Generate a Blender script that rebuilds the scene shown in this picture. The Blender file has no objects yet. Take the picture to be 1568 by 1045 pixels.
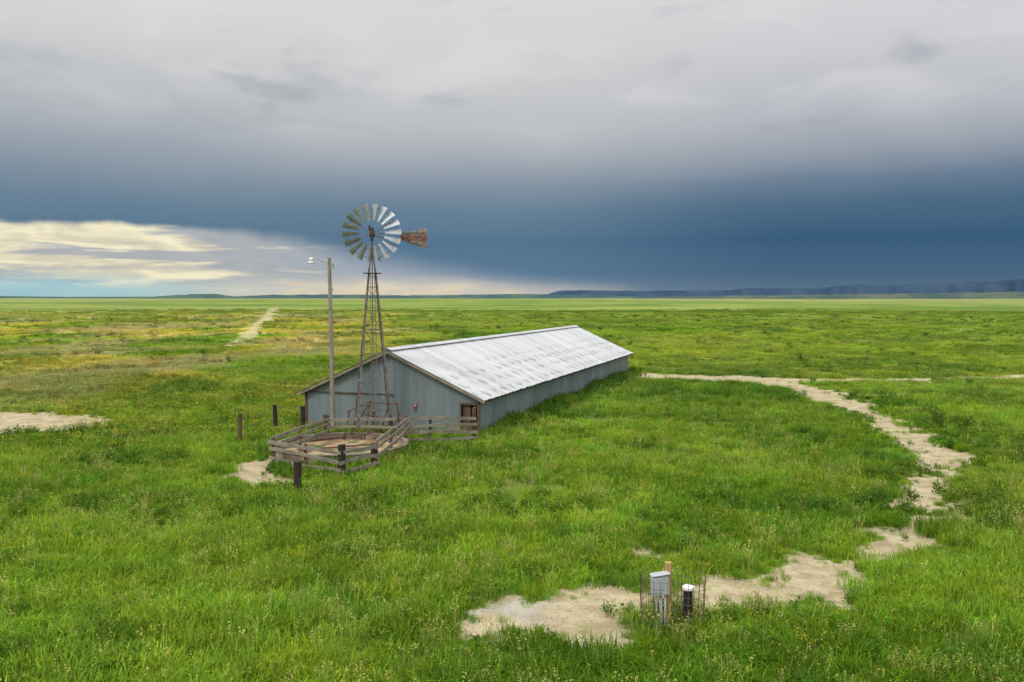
import bpy, math, random
import numpy as np
from mathutils import Vector, Matrix
random.seed(7); rng=np.random.default_rng(11)
scene=bpy.context.scene
scene.view_settings.view_transform='Standard'
try: scene.view_settings.look='None'
except Exception: pass
scene.view_settings.exposure=0

# ---------------------------------------------------------------- node helpers
class N:
    def __init__(s,tree,maxd=16): s.t=tree; s.n=tree.nodes; s.l=tree.links; s.maxd=maxd
    def put(s,sock,v):
        if isinstance(v,S): s.l.new(v.o,sock)
        elif isinstance(v,bpy.types.NodeSocket): s.l.new(v,sock)
        else: sock.default_value=v
    def m(s,op,*a,clamp=False):
        n=s.n.new('ShaderNodeMath'); n.operation=op; n.use_clamp=clamp
        for i,v in enumerate(a): s.put(n.inputs[i],v)
        return S(s,n.outputs[0])
    def vm(s,op,*a):
        n=s.n.new('ShaderNodeVectorMath'); n.operation=op
        for i,v in enumerate(a): s.put(n.inputs[i],v)
        return S(s,n.outputs[0])
    def comb(s,x,y,z):
        n=s.n.new('ShaderNodeCombineXYZ')
        for i,v in enumerate((x,y,z)): s.put(n.inputs[i],v)
        return S(s,n.outputs[0])
    def sep(s,v):
        n=s.n.new('ShaderNodeSeparateXYZ'); s.put(n.inputs[0],v)
        return [S(s,o) for o in n.outputs]
    def noise(s,vec,scale=1.0,detail=3.0,rough=0.5,dist=0.0):
        n=s.n.new('ShaderNodeTexNoise'); s.put(n.inputs['Vector'],vec)
        n.inputs['Scale'].default_value=scale; n.inputs['Detail'].default_value=min(detail,s.maxd)
        n.inputs['Roughness'].default_value=rough; n.inputs['Distortion'].default_value=dist
        return S(s,n.outputs['Fac'])
    def ss(s,x,a,b,lo=0.0,hi=1.0):
        n=s.n.new('ShaderNodeMapRange'); n.interpolation_type='SMOOTHSTEP'
        s.put(n.inputs[0],x)
        for i,v in enumerate((a,b,lo,hi)): s.put(n.inputs[i+1],v)
        return S(s,n.outputs[0])
    def mix(s,f,a,b,mode='MIX'):
        n=s.n.new('ShaderNodeMix'); n.data_type='RGBA'; n.blend_type=mode; n.clamp_factor=True
        s.put(n.inputs[0],f); s.put(n.inputs[6],c4(a)); s.put(n.inputs[7],c4(b))
        return S(s,n.outputs[2])
    def ramp(s,x,stops):
        n=s.n.new('ShaderNodeValToRGB'); s.put(n.inputs[0],x)
        e=n.color_ramp.elements
        while len(e)<len(stops): e.new(0.5)
        for i,(p,c) in enumerate(stops): e[i].position=p; e[i].color=c4(c)
        return S(s,n.outputs[0])
    def pos(s):
        return S(s,s.n.new('ShaderNodeNewGeometry').outputs['Position'])
    def obj(s):
        return S(s,s.n.new('ShaderNodeTexCoord').outputs['Object'])
    def attr(s,name,typ='GEOMETRY'):
        a=s.n.new('ShaderNodeAttribute'); a.attribute_name=name; a.attribute_type=typ; return a
def c4(c):
    if isinstance(c,(tuple,list)) and len(c)==3: return (c[0],c[1],c[2],1.0)
    return c
class S:
    def __init__(s,N_,o): s.N=N_; s.o=o
    def __add__(s,b): return s.N.m('ADD',s,b)
    def __radd__(s,b): return s.N.m('ADD',s,b)
    def __sub__(s,b): return s.N.m('SUBTRACT',s,b)
    def __rsub__(s,b): return s.N.m('SUBTRACT',b,s)
    def __mul__(s,b): return s.N.m('MULTIPLY',s,b)
    def __rmul__(s,b): return s.N.m('MULTIPLY',s,b)
    def __truediv__(s,b): return s.N.m('DIVIDE',s,b)
def lin(r,g,b):
    f=lambda c:((c/255)/12.92 if c/255<=0.04045 else ((c/255+0.055)/1.055)**2.4)
    return (f(r),f(g),f(b))
def newmat(name):
    m=bpy.data.materials.new(name); m.use_nodes=True
    t=m.node_tree; b=t.nodes.get('Principled BSDF')
    return m,N(t),b
def bump(n,b,h,strength=0.3,dist=0.02):
    k=n.n.new('ShaderNodeBump'); k.inputs['Strength'].default_value=strength; k.inputs['Distance'].default_value=dist
    n.put(k.inputs['Height'],h); n.l.new(k.outputs[0],b.inputs['Normal'])

# ---------------------------------------------------------------- mesh helpers
def link(o,parent=None):
    scene.collection.objects.link(o)
    if parent: o.parent=parent
    return o
def empty(name,loc=(0,0,0),rz=0):
    e=bpy.data.objects.new(name,None); e.location=loc; e.rotation_euler=(0,0,rz); e.empty_display_size=.3
    return link(e)
class MB:
    def __init__(s): s.v=[]; s.f=[]
    def add(s,vs,fs):
        o=len(s.v); s.v+=[tuple(v) for v in vs]; s.f+=[tuple(i+o for i in f) for f in fs]
    def box(s,c,d,rot=None):
        x,y,z=d[0]/2,d[1]/2,d[2]/2
        vs=[Vector(p) for p in [(-x,-y,-z),(x,-y,-z),(x,y,-z),(-x,y,-z),(-x,-y,z),(x,-y,z),(x,y,z),(-x,y,z)]]
        if rot: vs=[rot@v for v in vs]
        c=Vector(c)
        s.add([v+c for v in vs],[(0,3,2,1),(4,5,6,7),(0,1,5,4),(1,2,6,5),(2,3,7,6),(3,0,4,7)])
    def beam(s,a,b,w,h=None,up=(0,0,1)):
        h=h or w; a=Vector(a); b=Vector(b); d=(b-a).normalized(); u=Vector(up)
        if abs(d.dot(u))>.98: u=Vector((0,1,0))
        r=d.cross(u).normalized(); u=r.cross(d)
        vs=[p+r*(sx*w/2)+u*(sy*h/2) for p in (a,b) for sx,sy in((-1,-1),(1,-1),(1,1),(-1,1))]
        s.add(vs,[(0,1,2,3)[::-1],(4,5,6,7),(0,1,5,4),(1,2,6,5),(2,3,7,6),(3,0,4,7)])
    def cyl(s,a,b,r,r2=None,n=8,cap=True):
        r2=r if r2 is None else r2
        a=Vector(a); b=Vector(b); d=(b-a).normalized(); u=Vector((0,0,1)) if abs(d.z)<.95 else Vector((0,1,0))
        x=d.cross(u).normalized(); y=x.cross(d)
        vs=[]
        for p,R in((a,r),(b,r2)):
            for i in range(n):
                t=2*math.pi*i/n; vs.append(p+x*R*math.cos(t)+y*R*math.sin(t))
        fs=[(i,(i+1)%n,n+(i+1)%n,n+i) for i in range(n)]
        if cap: fs+=[tuple(range(n))[::-1],tuple(range(n,2*n))]
        s.add(vs,fs)
    def path(s,pts,r,n=6):
        for a,b in zip(pts[:-1],pts[1:]): s.cyl(a,b,r,n=n)
    def obj(s,name,mat,parent=None,smooth=False,loc=None,bevel=0):
        me=bpy.data.meshes.new(name); me.from_pydata([tuple(v) for v in s.v],[],s.f); me.update()
        me.materials.append(mat)
        if smooth: me.polygons.foreach_set('use_smooth',[True]*len(me.polygons))
        o=bpy.data.objects.new(name,me)
        if loc: o.location=loc
        if bevel:
            bm=o.modifiers.new('bevel','BEVEL'); bm.width=bevel; bm.segments=1
        return link(o,parent)

# ---------------------------------------------------------------- numpy noise
def hsh(ix,iy,seed):
    h=(ix.astype(np.int64)*374761393+iy.astype(np.int64)*668265263+seed*1442695041)&0xffffffff
    h=((h^(h>>13))*1274126177)&0xffffffff
    h=(h^(h>>16))&0xffffffff
    return h/4294967295.0
def vn(x,y,seed=0):
    x=np.asarray(x,float); y=np.asarray(y,float)
    ix=np.floor(x); iy=np.floor(y); fx=x-ix; fy=y-iy
    fx=fx*fx*(3-2*fx); fy=fy*fy*(3-2*fy)
    a=hsh(ix,iy,seed);b=hsh(ix+1,iy,seed);c=hsh(ix,iy+1,seed);d=hsh(ix+1,iy+1,seed)
    return (a*(1-fx)+b*fx)*(1-fy)+(c*(1-fx)+d*fx)*fy
def fbm(x,y,seed=0,o=4):
    s=0;a=.5;t=0;c_,s_=.8,.6
    for i in range(o):
        s=s+a*vn(x*2**i+i*17.3,y*2**i-i*9.1,seed+i); t+=a; a*=.5
        x,y=x*c_-y*s_,x*s_+y*c_
    return s/t
def sst(x,a,b):
    t=np.clip((x-a)/(b-a),0,1); return t*t*(3-2*t)

# ---------------------------------------------------------------- bare-earth layout (metres)
POLY=[
 [(-1.37,18.67),(-0.65,18.95),(0.24,19.37),(1.16,19.50),(1.64,20.74),(2.47,20.26),(3.13,19.94),(3.52,19.07),(2.79,17.73),(2.33,16.71),(1.90,16.04),(1.54,16.24),(1.13,16.71),(0.22,17.20),(-0.58,16.87),(-1.00,17.73)],
 [(4.30,19.94),(5.23,21.76),(5.69,21.03),(6.83,22.09),(7.96,22.89),(8.99,22.77),(10.16,23.87),(11.92,26.12),(14.06,29.12),(15.20,29.80),(14.32,27.76),(12.08,24.67),(10.59,22.77),(8.83,20.49),(7.64,19.28),(6.67,18.67),(5.73,18.47),(5.17,19.07),(4.33,18.67)],
 [(3.27,24.13),(3.78,24.13),(4.10,23.25),(4.49,22.48),(3.72,22.09),(3.44,23.06)],
 [(-36.31,51.93),(-31.67,51.9),(-27.88,51.3),(-24.35,49.3),(-21.60,47.34),(-22.16,45.35),(-23.33,43.80),(-25.62,42.68),(-28.87,41.71),(-36,41)],
 [(-12.2,35.21),(-10.9,37.0),(-9.55,36.5),(-7.9,33.2),(-8.0,31.4),(-9.73,31.1),(-11.4,32.28)],
]
TR=[
 [(13.84,28.20,1.1),(15.79,31.71,1.0),(17.18,34.80,.85),(19.34,37.74,1.35),(19.67,41.21,1.25),(20.94,47.79,1.2),(21.99,55.11,1.4),(22.09,64.12,1.8),(20.95,68.50,2.1),(19.48,72.93,3.2),(15.79,74.12,2.8),(12.46,74.74,2.2),(9.60,77.29,2.0)],
 [(19.48,72.93,2.2),(25.62,71.20,1.4),(34.13,71.77,1.4),(45.23,74.74,1.5),(55.11,77.96,1.5),(90,90,1.5)],
 [(21.45,63.67,1.1),(24.36,61.08,.8),(28.69,60.27,.8),(34.67,57.21,.7),(41.16,55.11,.9),(60,50,.8)],
 [(-40,118,.3),(-47.15,150.45,1.6),(-68.14,230.63,2.0),(-98.39,343.95,2.4),(-153.78,552.62,3.2)],
 [(22.3,43.0,.2),(22.4,38.5,.3),(21.5,36.5,.2)],
 [(-18.5,67,.5),(-14,66,.5)],[(-52,97,.3),(-40,101,.5)],
]
def dirt(x,y):
    best=np.full(x.shape,-50.0)
    for P in POLY:
        d=np.full(x.shape,1e9); ins=np.zeros(x.shape,bool)
        for i in range(len(P)):
            ax,ay=P[i]; bx,by=P[(i+1)%len(P)]
            dx,dy=bx-ax,by-ay
            t=np.clip(((x-ax)*dx+(y-ay)*dy)/(dx*dx+dy*dy),0,1)
            d=np.minimum(d,np.hypot(x-ax-t*dx,y-ay-t*dy))
            c=((ay>y)!=(by>y))&(x<(bx-ax)*(y-ay)/((by-ay) if by!=ay else 1e-9)+ax)
            ins^=c
        best=np.maximum(best,np.where(ins,d,-d))
    for P in TR:
        for (ax,ay,aw),(bx,by,bw) in zip(P[:-1],P[1:]):
            dx,dy=bx-ax,by-ay
            t=np.clip(((x-ax)*dx+(y-ay)*dy)/(dx*dx+dy*dy),0,1)
            best=np.maximum(best,(aw+(bw-aw)*t)-np.hypot(x-ax-t*dx,y-ay-t*dy))
    n=(fbm(x/1.1,y/1.1,3,4)-.5)*2.5+(fbm(x/5,y/5,13,3)-.5)*1.6*sst(y,30,60)+(fbm(x/.5,y/.5,23,2)-.5)*1.3
    best=best+n
    return np.clip(best,-3,3)
def ghz(x,y):
    r=np.hypot(x,y)
    h=(fbm(x/2.5,y/2.5,31,3)-.5)*.10*(1-sst(r,150,300))
    h=h+(fbm(x/160,y/120,41,3)-.5)*2.6*sst(r,110,700)
    h=h+(fbm(x/1400,y/900,51,3)-.45)*9*sst(r,1200,4000)
    return h
def lerp(a,b,t): return a+(np.asarray(b)-a)*t[...,None]
def vegcol(x,y):
    x=np.asarray(x,float); y=np.asarray(y,float)
    med=fbm(x/7,y/7,201,5); big=fbm(x/40,y/30,202,3); sm=fbm(x/1.2,y/1.2,203,3)
    c=np.broadcast_to(np.array((.090,.190,.014)),x.shape+(3,)).copy()
    c=lerp(c,(.180,.295,.026),sst(med,.38,.60))
    c=lerp(c,(.24,.31,.036),sst(big,.42,.62)*.6)
    c=lerp(c,(.045,.115,.016),sst(sm,.52,.72)*.40)
    midm=sst(y,40,70)*sst(-y,-900,-300)
    left=.10+.90*sst(-(x+y*.12),-16,20)
    yl=sst(fbm(x/16,y/22,204,5),.42,.55)*midm*left
    c=lerp(c,(.46,.41,.07),yl*.85)
    br=sst(fbm(x/12,y/22,205,5),.46,.60)*midm*left
    c=lerp(c,(.40,.34,.19),br*.65)
    dk=sst(fbm(x/9,y/16,206,5),.52,.66)*midm
    c=lerp(c,(.05,.115,.022),dk*.55)
    far=sst(y,130,600)  # far greens paled, distance haze painted into the plant colour
    stv=fbm(x/90,y/70,207,5)
    fc=lerp(np.broadcast_to(np.array((.105,.185,.032)),x.shape+(3,)).copy(),(.24,.30,.07),sst(stv,.38,.62))
    c=lerp(c,fc,far*.85)
    tan=sst(fbm(x/900,y/600,208,4),.46,.60)*sst(y,700,2200)
    c=lerp(c,(.34,.30,.17),tan*.65)
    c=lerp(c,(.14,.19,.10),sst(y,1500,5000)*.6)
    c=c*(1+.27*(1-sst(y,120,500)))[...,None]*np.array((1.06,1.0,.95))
    return c

# ---------------------------------------------------------------- ground
def axis(lo,hi,step,gl,gh,ratio):
    a=list(np.arange(lo,hi+1e-6,step)); s=step; v=hi
    while v<gh: s*=ratio; v+=s; a.append(v)
    s=step; v=lo; b=[]
    while v>gl: s*=ratio; v-=s; b.append(v)
    return np.array(b[::-1]+a)
xs=axis(-30,34,.25,-9000,9000,1.04); ys=axis(9,82,.25,-400,9500,1.025)
X,Y=np.meshgrid(xs,ys); nx,ny=len(xs),len(ys)
D=dirt(X,Y); Z=ghz(X,Y)-.05*sst(D,-.1,.4)*(1-sst(np.hypot(X,Y),100,200))
co=np.stack([X,Y,Z],-1).reshape(-1,3)
me=bpy.data.meshes.new('ground')
i=np.arange(ny-1)[:,None]*nx+np.arange(nx-1)[None,:]
quads=np.stack([i,i+1,i+1+nx,i+nx],-1).reshape(-1,4)
me.vertices.add(len(co)); me.vertices.foreach_set('co',co.ravel())
me.loops.add(quads.size); me.loops.foreach_set('vertex_index',quads.ravel())
me.polygons.add(len(quads)); me.polygons.foreach_set('loop_start',np.arange(0,quads.size,4)); me.polygons.foreach_set('loop_total',np.full(len(quads),4))
me.polygons.foreach_set('use_smooth',np.ones(len(quads),bool))
me.update(calc_edges=True)
at=me.attributes.new('dirt','FLOAT','POINT'); at.data.foreach_set('value',D.ravel())
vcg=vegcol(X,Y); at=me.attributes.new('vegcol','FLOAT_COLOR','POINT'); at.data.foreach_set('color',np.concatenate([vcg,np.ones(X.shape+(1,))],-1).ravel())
gm,n,b=newmat('prairie_ground'); 
pv=n.pos(); vc=S(n,n.attr('vegcol').outputs['Color']); x,y,z=n.sep(pv)
fine=n.noise(pv,5.0,4,.7); fine2=n.noise(pv,1.1,4,.65)
d=S(n,n.attr('dirt').outputs['Fac'])+(fine-.5)*1.1
dm=n.ss(d,-.08,.14)
near=n.ss(y,50.0,160.0)
litter=n.mix(n.ss(n.noise(pv,9.0,4,.75),.42,.60),(.035,.055,.014),(.12,.13,.045))
under=n.mix(near,n.mix(.62,vc,litter),vc)
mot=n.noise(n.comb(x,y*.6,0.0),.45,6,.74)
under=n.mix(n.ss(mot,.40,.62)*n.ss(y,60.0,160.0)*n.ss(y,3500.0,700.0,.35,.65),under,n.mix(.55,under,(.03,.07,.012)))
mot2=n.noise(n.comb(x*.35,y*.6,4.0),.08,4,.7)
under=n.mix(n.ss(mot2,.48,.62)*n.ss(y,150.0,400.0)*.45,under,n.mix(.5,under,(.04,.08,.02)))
soil=n.mix(n.ss(fine2,.35,.68),(.50,.42,.27),(.32,.26,.155))
soil=n.mix(n.ss(n.noise(pv,13.0,5,.75),.50,.66)*.7,soil,(.20,.165,.09))
soil=n.mix(n.ss(n.noise(pv,.5,3,.5),.50,.65)*n.ss(x,3.0,0.0)*n.ss(y,26.0,20.0)*.6,soil,(.42,.41,.37))
soil=n.mix(n.ss(n.noise(pv,3.0,5,.7),.53,.64)*.5,soil,n.mix(.5,vc,(.16,.15,.06)))
soil=n.mix(n.ss(y,60.0,140.0,0.0,.3),soil,vc)
n.put(b.inputs['Base Color'],n.mix(dm,under,soil)); b.inputs['Roughness'].default_value=.95
b.inputs['Specular IOR Level'].default_value=.1
bump(n,b,n.noise(pv,5.0,5,.75),1.0,.10)
me.materials.append(gm)
link(bpy.data.objects.new('ground',me))

# ---------------------------------------------------------------- vegetation
def leafmat(name,tint,mixf,trans=.4):
    m=bpy.data.materials.new(name); m.use_nodes=True; t=m.node_tree; n=N(t); t.nodes.remove(t.nodes['Principled BSDF'])
    a=n.attr('vcol','INSTANCER'); f=n.attr('vvar','INSTANCER'); bv=n.attr('bv')
    c=n.mix(mixf,S(n,a.outputs['Color']),tint)
    k=S(n,f.outputs['Fac'])*S(n,bv.outputs['Fac'])
    sc_=n.vm('SCALE',c); n.put(sc_.o.node.inputs['Scale'],k)
    df=n.n.new('ShaderNodeBsdfDiffuse'); tr=n.n.new('ShaderNodeBsdfTranslucent'); mx=n.n.new('ShaderNodeMixShader')
    n.put(df.inputs[0],sc_); n.put(tr.inputs[0],sc_); mx.inputs[0].default_value=trans
    n.l.new(df.outputs[0],mx.inputs[1]); n.l.new(tr.outputs[0],mx.inputs[2])
    n.l.new(mx.outputs[0],t.nodes['Material Output'].inputs[0])
    return m
M_grass=leafmat('grass_blades',(.17,.31,.03),.10,.45)
M_weed=leafmat('weed_leaves',(.045,.12,.022),.55)
M_bush=leafmat('brush_leaves',(.06,.10,.028),.7)
M_seed=leafmat('seed_heads',(.40,.36,.12),.85,.25)
M_yel=leafmat('yellow_petals',(.64,.54,.05),.95,.2)
M_dry=leafmat('dry_stalks',(.34,.28,.13),.8,.3)
def tuftmesh(name,build,mats,seed=0):
    vs=[];fs=[];mi=[]
    def tri(pts,m=0):
        o=len(vs); vs.extend([tuple(p) for p in pts]); fs.append(tuple(range(o,o+len(pts)))); mi.append(m)
    build(tri)
    me=bpy.data.meshes.new(name); me.from_pydata(vs,[],fs); me.update()
    for m in mats: me.materials.append(m)
    me.polygons.foreach_set('material_index',mi)
    R=np.random.default_rng(seed+5); k=len(fs)
    cell=np.floor(np.array([vs[f[0]][:2] for f in fs])*9).astype(int)
    tone=np.clip(.75+.5*hsh(cell[:,0],cell[:,1],seed)+R.normal(0,.12,k),.5,1.5)
    a=me.attributes.new('bv','FLOAT','FACE'); a.data.foreach_set('value',tone)
    return bpy.data.objects.new(name,me)
def blade(tri,R,x,y,h,w,lean,m=0):
    a=R.uniform(0,6.28); ca,sa=math.cos(a),math.sin(a); px,py=-sa,ca
    l1=lean*.35; l2=lean
    p0=(x,y,-.03); p1=(x+ca*l1*h,y+sa*l1*h,h*.6); p2=(x+ca*l2*h,y+sa*l2*h,h*(1-.25*lean))
    tri([(p0[0]-px*w/2,p0[1]-py*w/2,p0[2]),(p0[0]+px*w/2,p0[1]+py*w/2,p0[2]),(p1[0]+px*w*.42,p1[1]+py*w*.42,p1[2]),(p1[0]-px*w*.42,p1[1]-py*w*.42,p1[2])],m)
    tri([(p1[0]-px*w*.42,p1[1]-py*w*.42,p1[2]),(p1[0]+px*w*.42,p1[1]+py*w*.42,p1[2]),p2],m)
    return p2
def leaf(tri,R,p,s,m=0):
    d=Vector((R.gauss(0,1),R.gauss(0,1),R.gauss(0,.7)+.3)).normalized(); u=d.cross(Vector((R.gauss(0,1),R.gauss(0,1),R.gauss(0,1)))).normalized()
    p=Vector(p); tri([p,p+d*s*.5+u*s*.22,p+d*s,p+d*s*.5-u*s*.22],m)
def mkgrass(seed,nb,rad,h,w,seeds=0,clump=0):
    R=random.Random(seed)
    cl=[(R.uniform(-rad,rad),R.uniform(-rad,rad),R.uniform(.6,1.25)) for _ in range(max(1,clump))]
    def bld(tri):
        for i in range(nb):
            if clump:
                cx,cy,ch=R.choice(cl); x=cx+R.gauss(0,.11); y=cy+R.gauss(0,.11)
            else:
                a=R.uniform(0,6.28); r=rad*math.sqrt(R.random()); x,y,ch=r*math.cos(a),r*math.sin(a),1
            blade(tri,R,x,y,h*ch*R.uniform(.5,1.1),w*R.uniform(.7,1.3),R.uniform(.15,1.0))
        for i in range(seeds):
            a=R.uniform(0,6.28); r=rad*math.sqrt(R.random())
            t=blade(tri,R,r*math.cos(a),r*math.sin(a),h*R.uniform(1.2,1.6),w*.5,R.uniform(.05,.3),1)
            for k in range(4): leaf(tri,R,(t[0],t[1],t[2]-.03*k),.05,1)
    return tuftmesh('grass_tuft',bld,[M_grass,M_seed],seed)
def mkweed(seed,nl,rad,h,s,mat,flowers=0,fm=None):
    R=random.Random(seed)
    def bld(tri):
        stems=[(R.uniform(-rad,rad),R.uniform(-rad,rad),h*R.uniform(.55,1.1)) for _ in range(9)]
        for sx,sy,sh in stems: 
            w=.008
            tri([(sx*.3-w,sy*.3,-.03),(sx*.3+w,sy*.3,-.03),(sx+w*.5,sy,sh),(sx-w*.5,sy,sh)],0)
        for i in range(nl):
            sx,sy,sh=R.choice(stems); t=R.uniform(.1,1)
            leaf(tri,R,(sx*(.3+.7*t)+R.gauss(0,.05),sy*(.3+.7*t)+R.gauss(0,.05),sh*t),s*R.uniform(.6,1.2)*(1.15-.5*t),0)
        for i in range(flowers):
            sx,sy,sh=R.choice(stems)
            for k in range(4): leaf(tri,R,(sx+R.gauss(0,.03),sy+R.gauss(0,.03),sh+R.gauss(.03,.03)),.036,1)
    return tuftmesh('weed_plant',bld,[mat,fm or M_yel],seed)
def coll(name,objs):
    c=bpy.data.collections.new(name)
    for o in objs: c.objects.link(o)
    return c
C_patch=coll('grass_patch_sources',[mkgrass(60+k,300,.55,[.36,.40,.33,.38,.36,.42][k],.020,[0,3,0,2,0,5][k],26) for k in range(6)])
C_grass=coll('grass_sources',[mkgrass(1,40,.26,.30,.019),mkgrass(2,36,.22,.36,.019),mkgrass(3,40,.28,.24,.020),mkgrass(5,30,.24,.28,.022)])
C_seed=coll('seed_sources',[mkgrass(11,14,.2,.38,.014,8),mkgrass(12,10,.22,.42,.012,10)])
C_weed=coll('weed_sources',[mkweed(21,110,.2,.38,.12,M_weed),mkweed(22,120,.26,.45,.11,M_weed),mkweed(23,100,.22,.32,.14,M_weed)])
C_flow=coll('flower_sources',[mkweed(31,70,.18,.42,.09,M_weed,6,M_yel),mkweed(32,50,.2,.46,.08,M_weed,8,M_yel)])
C_bush=coll('brush_sources',[mkweed(41,260,.34,.75,.13,M_bush),mkweed(42,280,.4,.65,.12,M_bush)])
C_dry=coll('dry_sources',[mkweed(51,80,.25,.45,.07,M_dry),mkgrass(52,30,.25,.35,.014,10)])
def scatter(name,P,sc,zs,col):
    me=bpy.data.meshes.new(name); k=len(P)
    me.vertices.add(k); me.vertices.foreach_set('co',P.astype(np.float32).ravel())
    a=me.attributes.new('rotv','FLOAT_VECTOR','POINT'); rv=np.zeros((k,3)); rv[:,2]=rng.uniform(0,6.28,k); rv[:,0]=rng.normal(0,.07,k); rv[:,1]=rng.normal(0,.07,k); a.data.foreach_set('vector',rv.ravel())
    a=me.attributes.new('scv','FLOAT_VECTOR','POINT'); a.data.foreach_set('vector',np.stack([sc,sc,sc*zs],-1).ravel())
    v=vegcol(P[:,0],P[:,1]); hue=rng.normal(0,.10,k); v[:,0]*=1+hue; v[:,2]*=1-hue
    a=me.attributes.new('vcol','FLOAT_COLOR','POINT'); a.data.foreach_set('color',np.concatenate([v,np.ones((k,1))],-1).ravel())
    a=me.attributes.new('vvar','FLOAT','POINT'); a.data.foreach_set('value',np.clip(rng.normal(1.0,.15,k),.6,1.45))
    me.update()
    o=bpy.data.objects.new(name,me); link(o)
    ng=bpy.data.node_groups.new(name+'_scatter','GeometryNodeTree')
    ng.interface.new_socket('Geometry',in_out='INPUT',socket_type='NodeSocketGeometry'); ng.interface.new_socket('Geometry',in_out='OUTPUT',socket_type='NodeSocketGeometry')
    gi=ng.nodes.new('NodeGroupInput'); go=ng.nodes.new('NodeGroupOutput')
    ci=ng.nodes.new('GeometryNodeCollectionInfo'); ci.inputs['Collection'].default_value=col; ci.inputs['Separate Children'].default_value=True; ci.inputs['Reset Children'].default_value=True
    ip=ng.nodes.new('GeometryNodeInstanceOnPoints'); ip.inputs['Pick Instance'].default_value=True
    r=ng.nodes.new('GeometryNodeInputNamedAttribute'); r.data_type='FLOAT_VECTOR'; r.inputs['Name'].default_value='rotv'
    s=ng.nodes.new('GeometryNodeInputNamedAttribute'); s.data_type='FLOAT_VECTOR'; s.inputs['Name'].default_value='scv'
    L=ng.links
    L.new(gi.outputs[0],ip.inputs['Points']); L.new(ci.outputs[0],ip.inputs['Instance']); L.new(r.outputs['Attribute'],ip.inputs['Rotation']); L.new(s.outputs['Attribute'],ip.inputs['Scale']); L.new(ip.outputs[0],go.inputs[0])
    md=o.modifiers.new('scatter','NODES'); md.node_group=ng
    return o
BO=Vector((-1.35,41.7)); bang=-math.atan2(.329,.944)
def inbarn(x,y,mg=0.0):
    dx=x-BO.x; dy=y-BO.y; c,s=math.cos(bang),math.sin(bang)
    lx=dx*c+dy*s; ly=-dx*s+dy*c
    return (lx>-10.6-mg)&(lx<-.25+mg)&(ly>.2-mg)&(ly<37.6+mg)
TC=(-7.76,38.2); TRAD=3.0
def intank(x,y,mg=0.0): return np.hypot(x-TC[0],y-TC[1])<TRAD+.08+mg
def pts(density,r0,r1,half=.68,mg=0.0):
    area=half*(r1*r1-r0*r0); k=int(area*density)
    r=np.sqrt(rng.uniform(r0*r0,r1*r1,k)); t=rng.uniform(-half,half,k)
    x=r*np.sin(t); y=r*np.cos(t)
    m=~inbarn(x,y,mg)&~intank(x,y,mg)
    return x[m],y[m]
def build(sets):
    return tuple(np.concatenate([s[j] for s in sets]) for j in range(3))
G=[]
for dens,r0,r1,scl,zsc in [(2.8,12,26,1.0,1.0),(2.2,26,45,1.05,.95),(1.2,45,80,1.3,.72),(.5,80,140,1.8,.5),(.13,140,280,2.9,.33),(.028,280,480,4.5,.25)]:
    x,y=pts(dens,r0,r1,mg=.45)
    d=dirt(x,y); keep=(d<-.5)
    hv=fbm(x/3.5,y/3.5,61,3)
    keep&=(rng.random(len(x))<np.clip(.5+1.6*hv,.4,1))
    x,y,hv=x[keep],y[keep],hv[keep]
    G.append((np.stack([x,y,ghz(x,y)],-1),scl*rng.uniform(.85,1.2,len(x)),zsc*(.45+.9*hv)))
P,sc,zs=build(G); scatter('grass',P,sc,zs,C_patch); ng_=len(P)
G=[]
for dens,r0,r1,scl,zsc in [(26,13,34,.9,1.0),(14,34,60,1.0,.9),(7,60,95,1.2,.7)]:
    x,y=pts(dens,r0,r1)
    d=dirt(x,y); keep=((d>-.8)&(d<-.02+rng.normal(0,.16,len(x))))|((rng.random(len(x))<.06)&(d>-.1)&(d<.9))
    keep|=(d<=-.8)&((inbarn(x,y,1.0))|(intank(x,y,.9)))&(rng.random(len(x))<.6)
    x,y,d=x[keep],y[keep],d[keep]
    edge=np.clip(.6+np.clip(-d,0,1)*.6,.45,1.0)
    G.append((np.stack([x,y,ghz(x,y)],-1),scl*rng.uniform(.6,1.2,len(x))*edge,zsc*rng.uniform(.7,1.1,len(x))))
P,sc,zs=build(G); scatter('edge_grass',P,sc,zs,C_grass); ne_=len(P)
def region(dens,r0,r1,seed,scale,th,scl,zsc=1.0,extra=None):
    x,y=pts(dens,r0,r1); m=fbm(x/scale,y/scale,seed,4)+rng.normal(0,.02,len(x))>th
    m&=dirt(x,y)<0.0
    if extra is not None: m&=extra(x,y)
    x,y=x[m],y[m]
    return np.stack([x,y,ghz(x,y)],-1),scl*rng.uniform(.6,1.3,len(x)),np.full(len(x),zsc)
W=[region(5,11,40,71,4.0,.60,1.0),region(2.0,40,80,71,6.0,.60,1.2,.9),region(.35,80,200,71,9.0,.60,2.0,.5),region(.3,11,60,72,1.0,.3,.8)]
k=800; c,s_=math.cos(bang),math.sin(bang)
ly=rng.uniform(-.2,37.6,k); lx=np.abs(rng.normal(0,.55,k))-.2
xx=BO.x+lx*c-ly*s_; yy=BO.y+lx*s_+ly*c
tall=fbm(ly/2.2,ly*0,77,3)
W.append((np.stack([xx,yy,ghz(xx,yy)],-1),rng.uniform(.7,1.4,k)*(.35+1.25*tall),np.full(k,1.25)))
k=260; t=rng.uniform(0,6.28,k); rr=TRAD+.2+np.abs(rng.normal(0,.5,k)); xx=TC[0]+rr*np.cos(t); yy=TC[1]+rr*np.sin(t); m=dirt(xx,yy)<.1; xx,yy=xx[m],yy[m]
W.append((np.stack([xx,yy,ghz(xx,yy)],-1),rng.uniform(.7,1.2,len(xx)),np.full(len(xx),1.0)))
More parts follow.
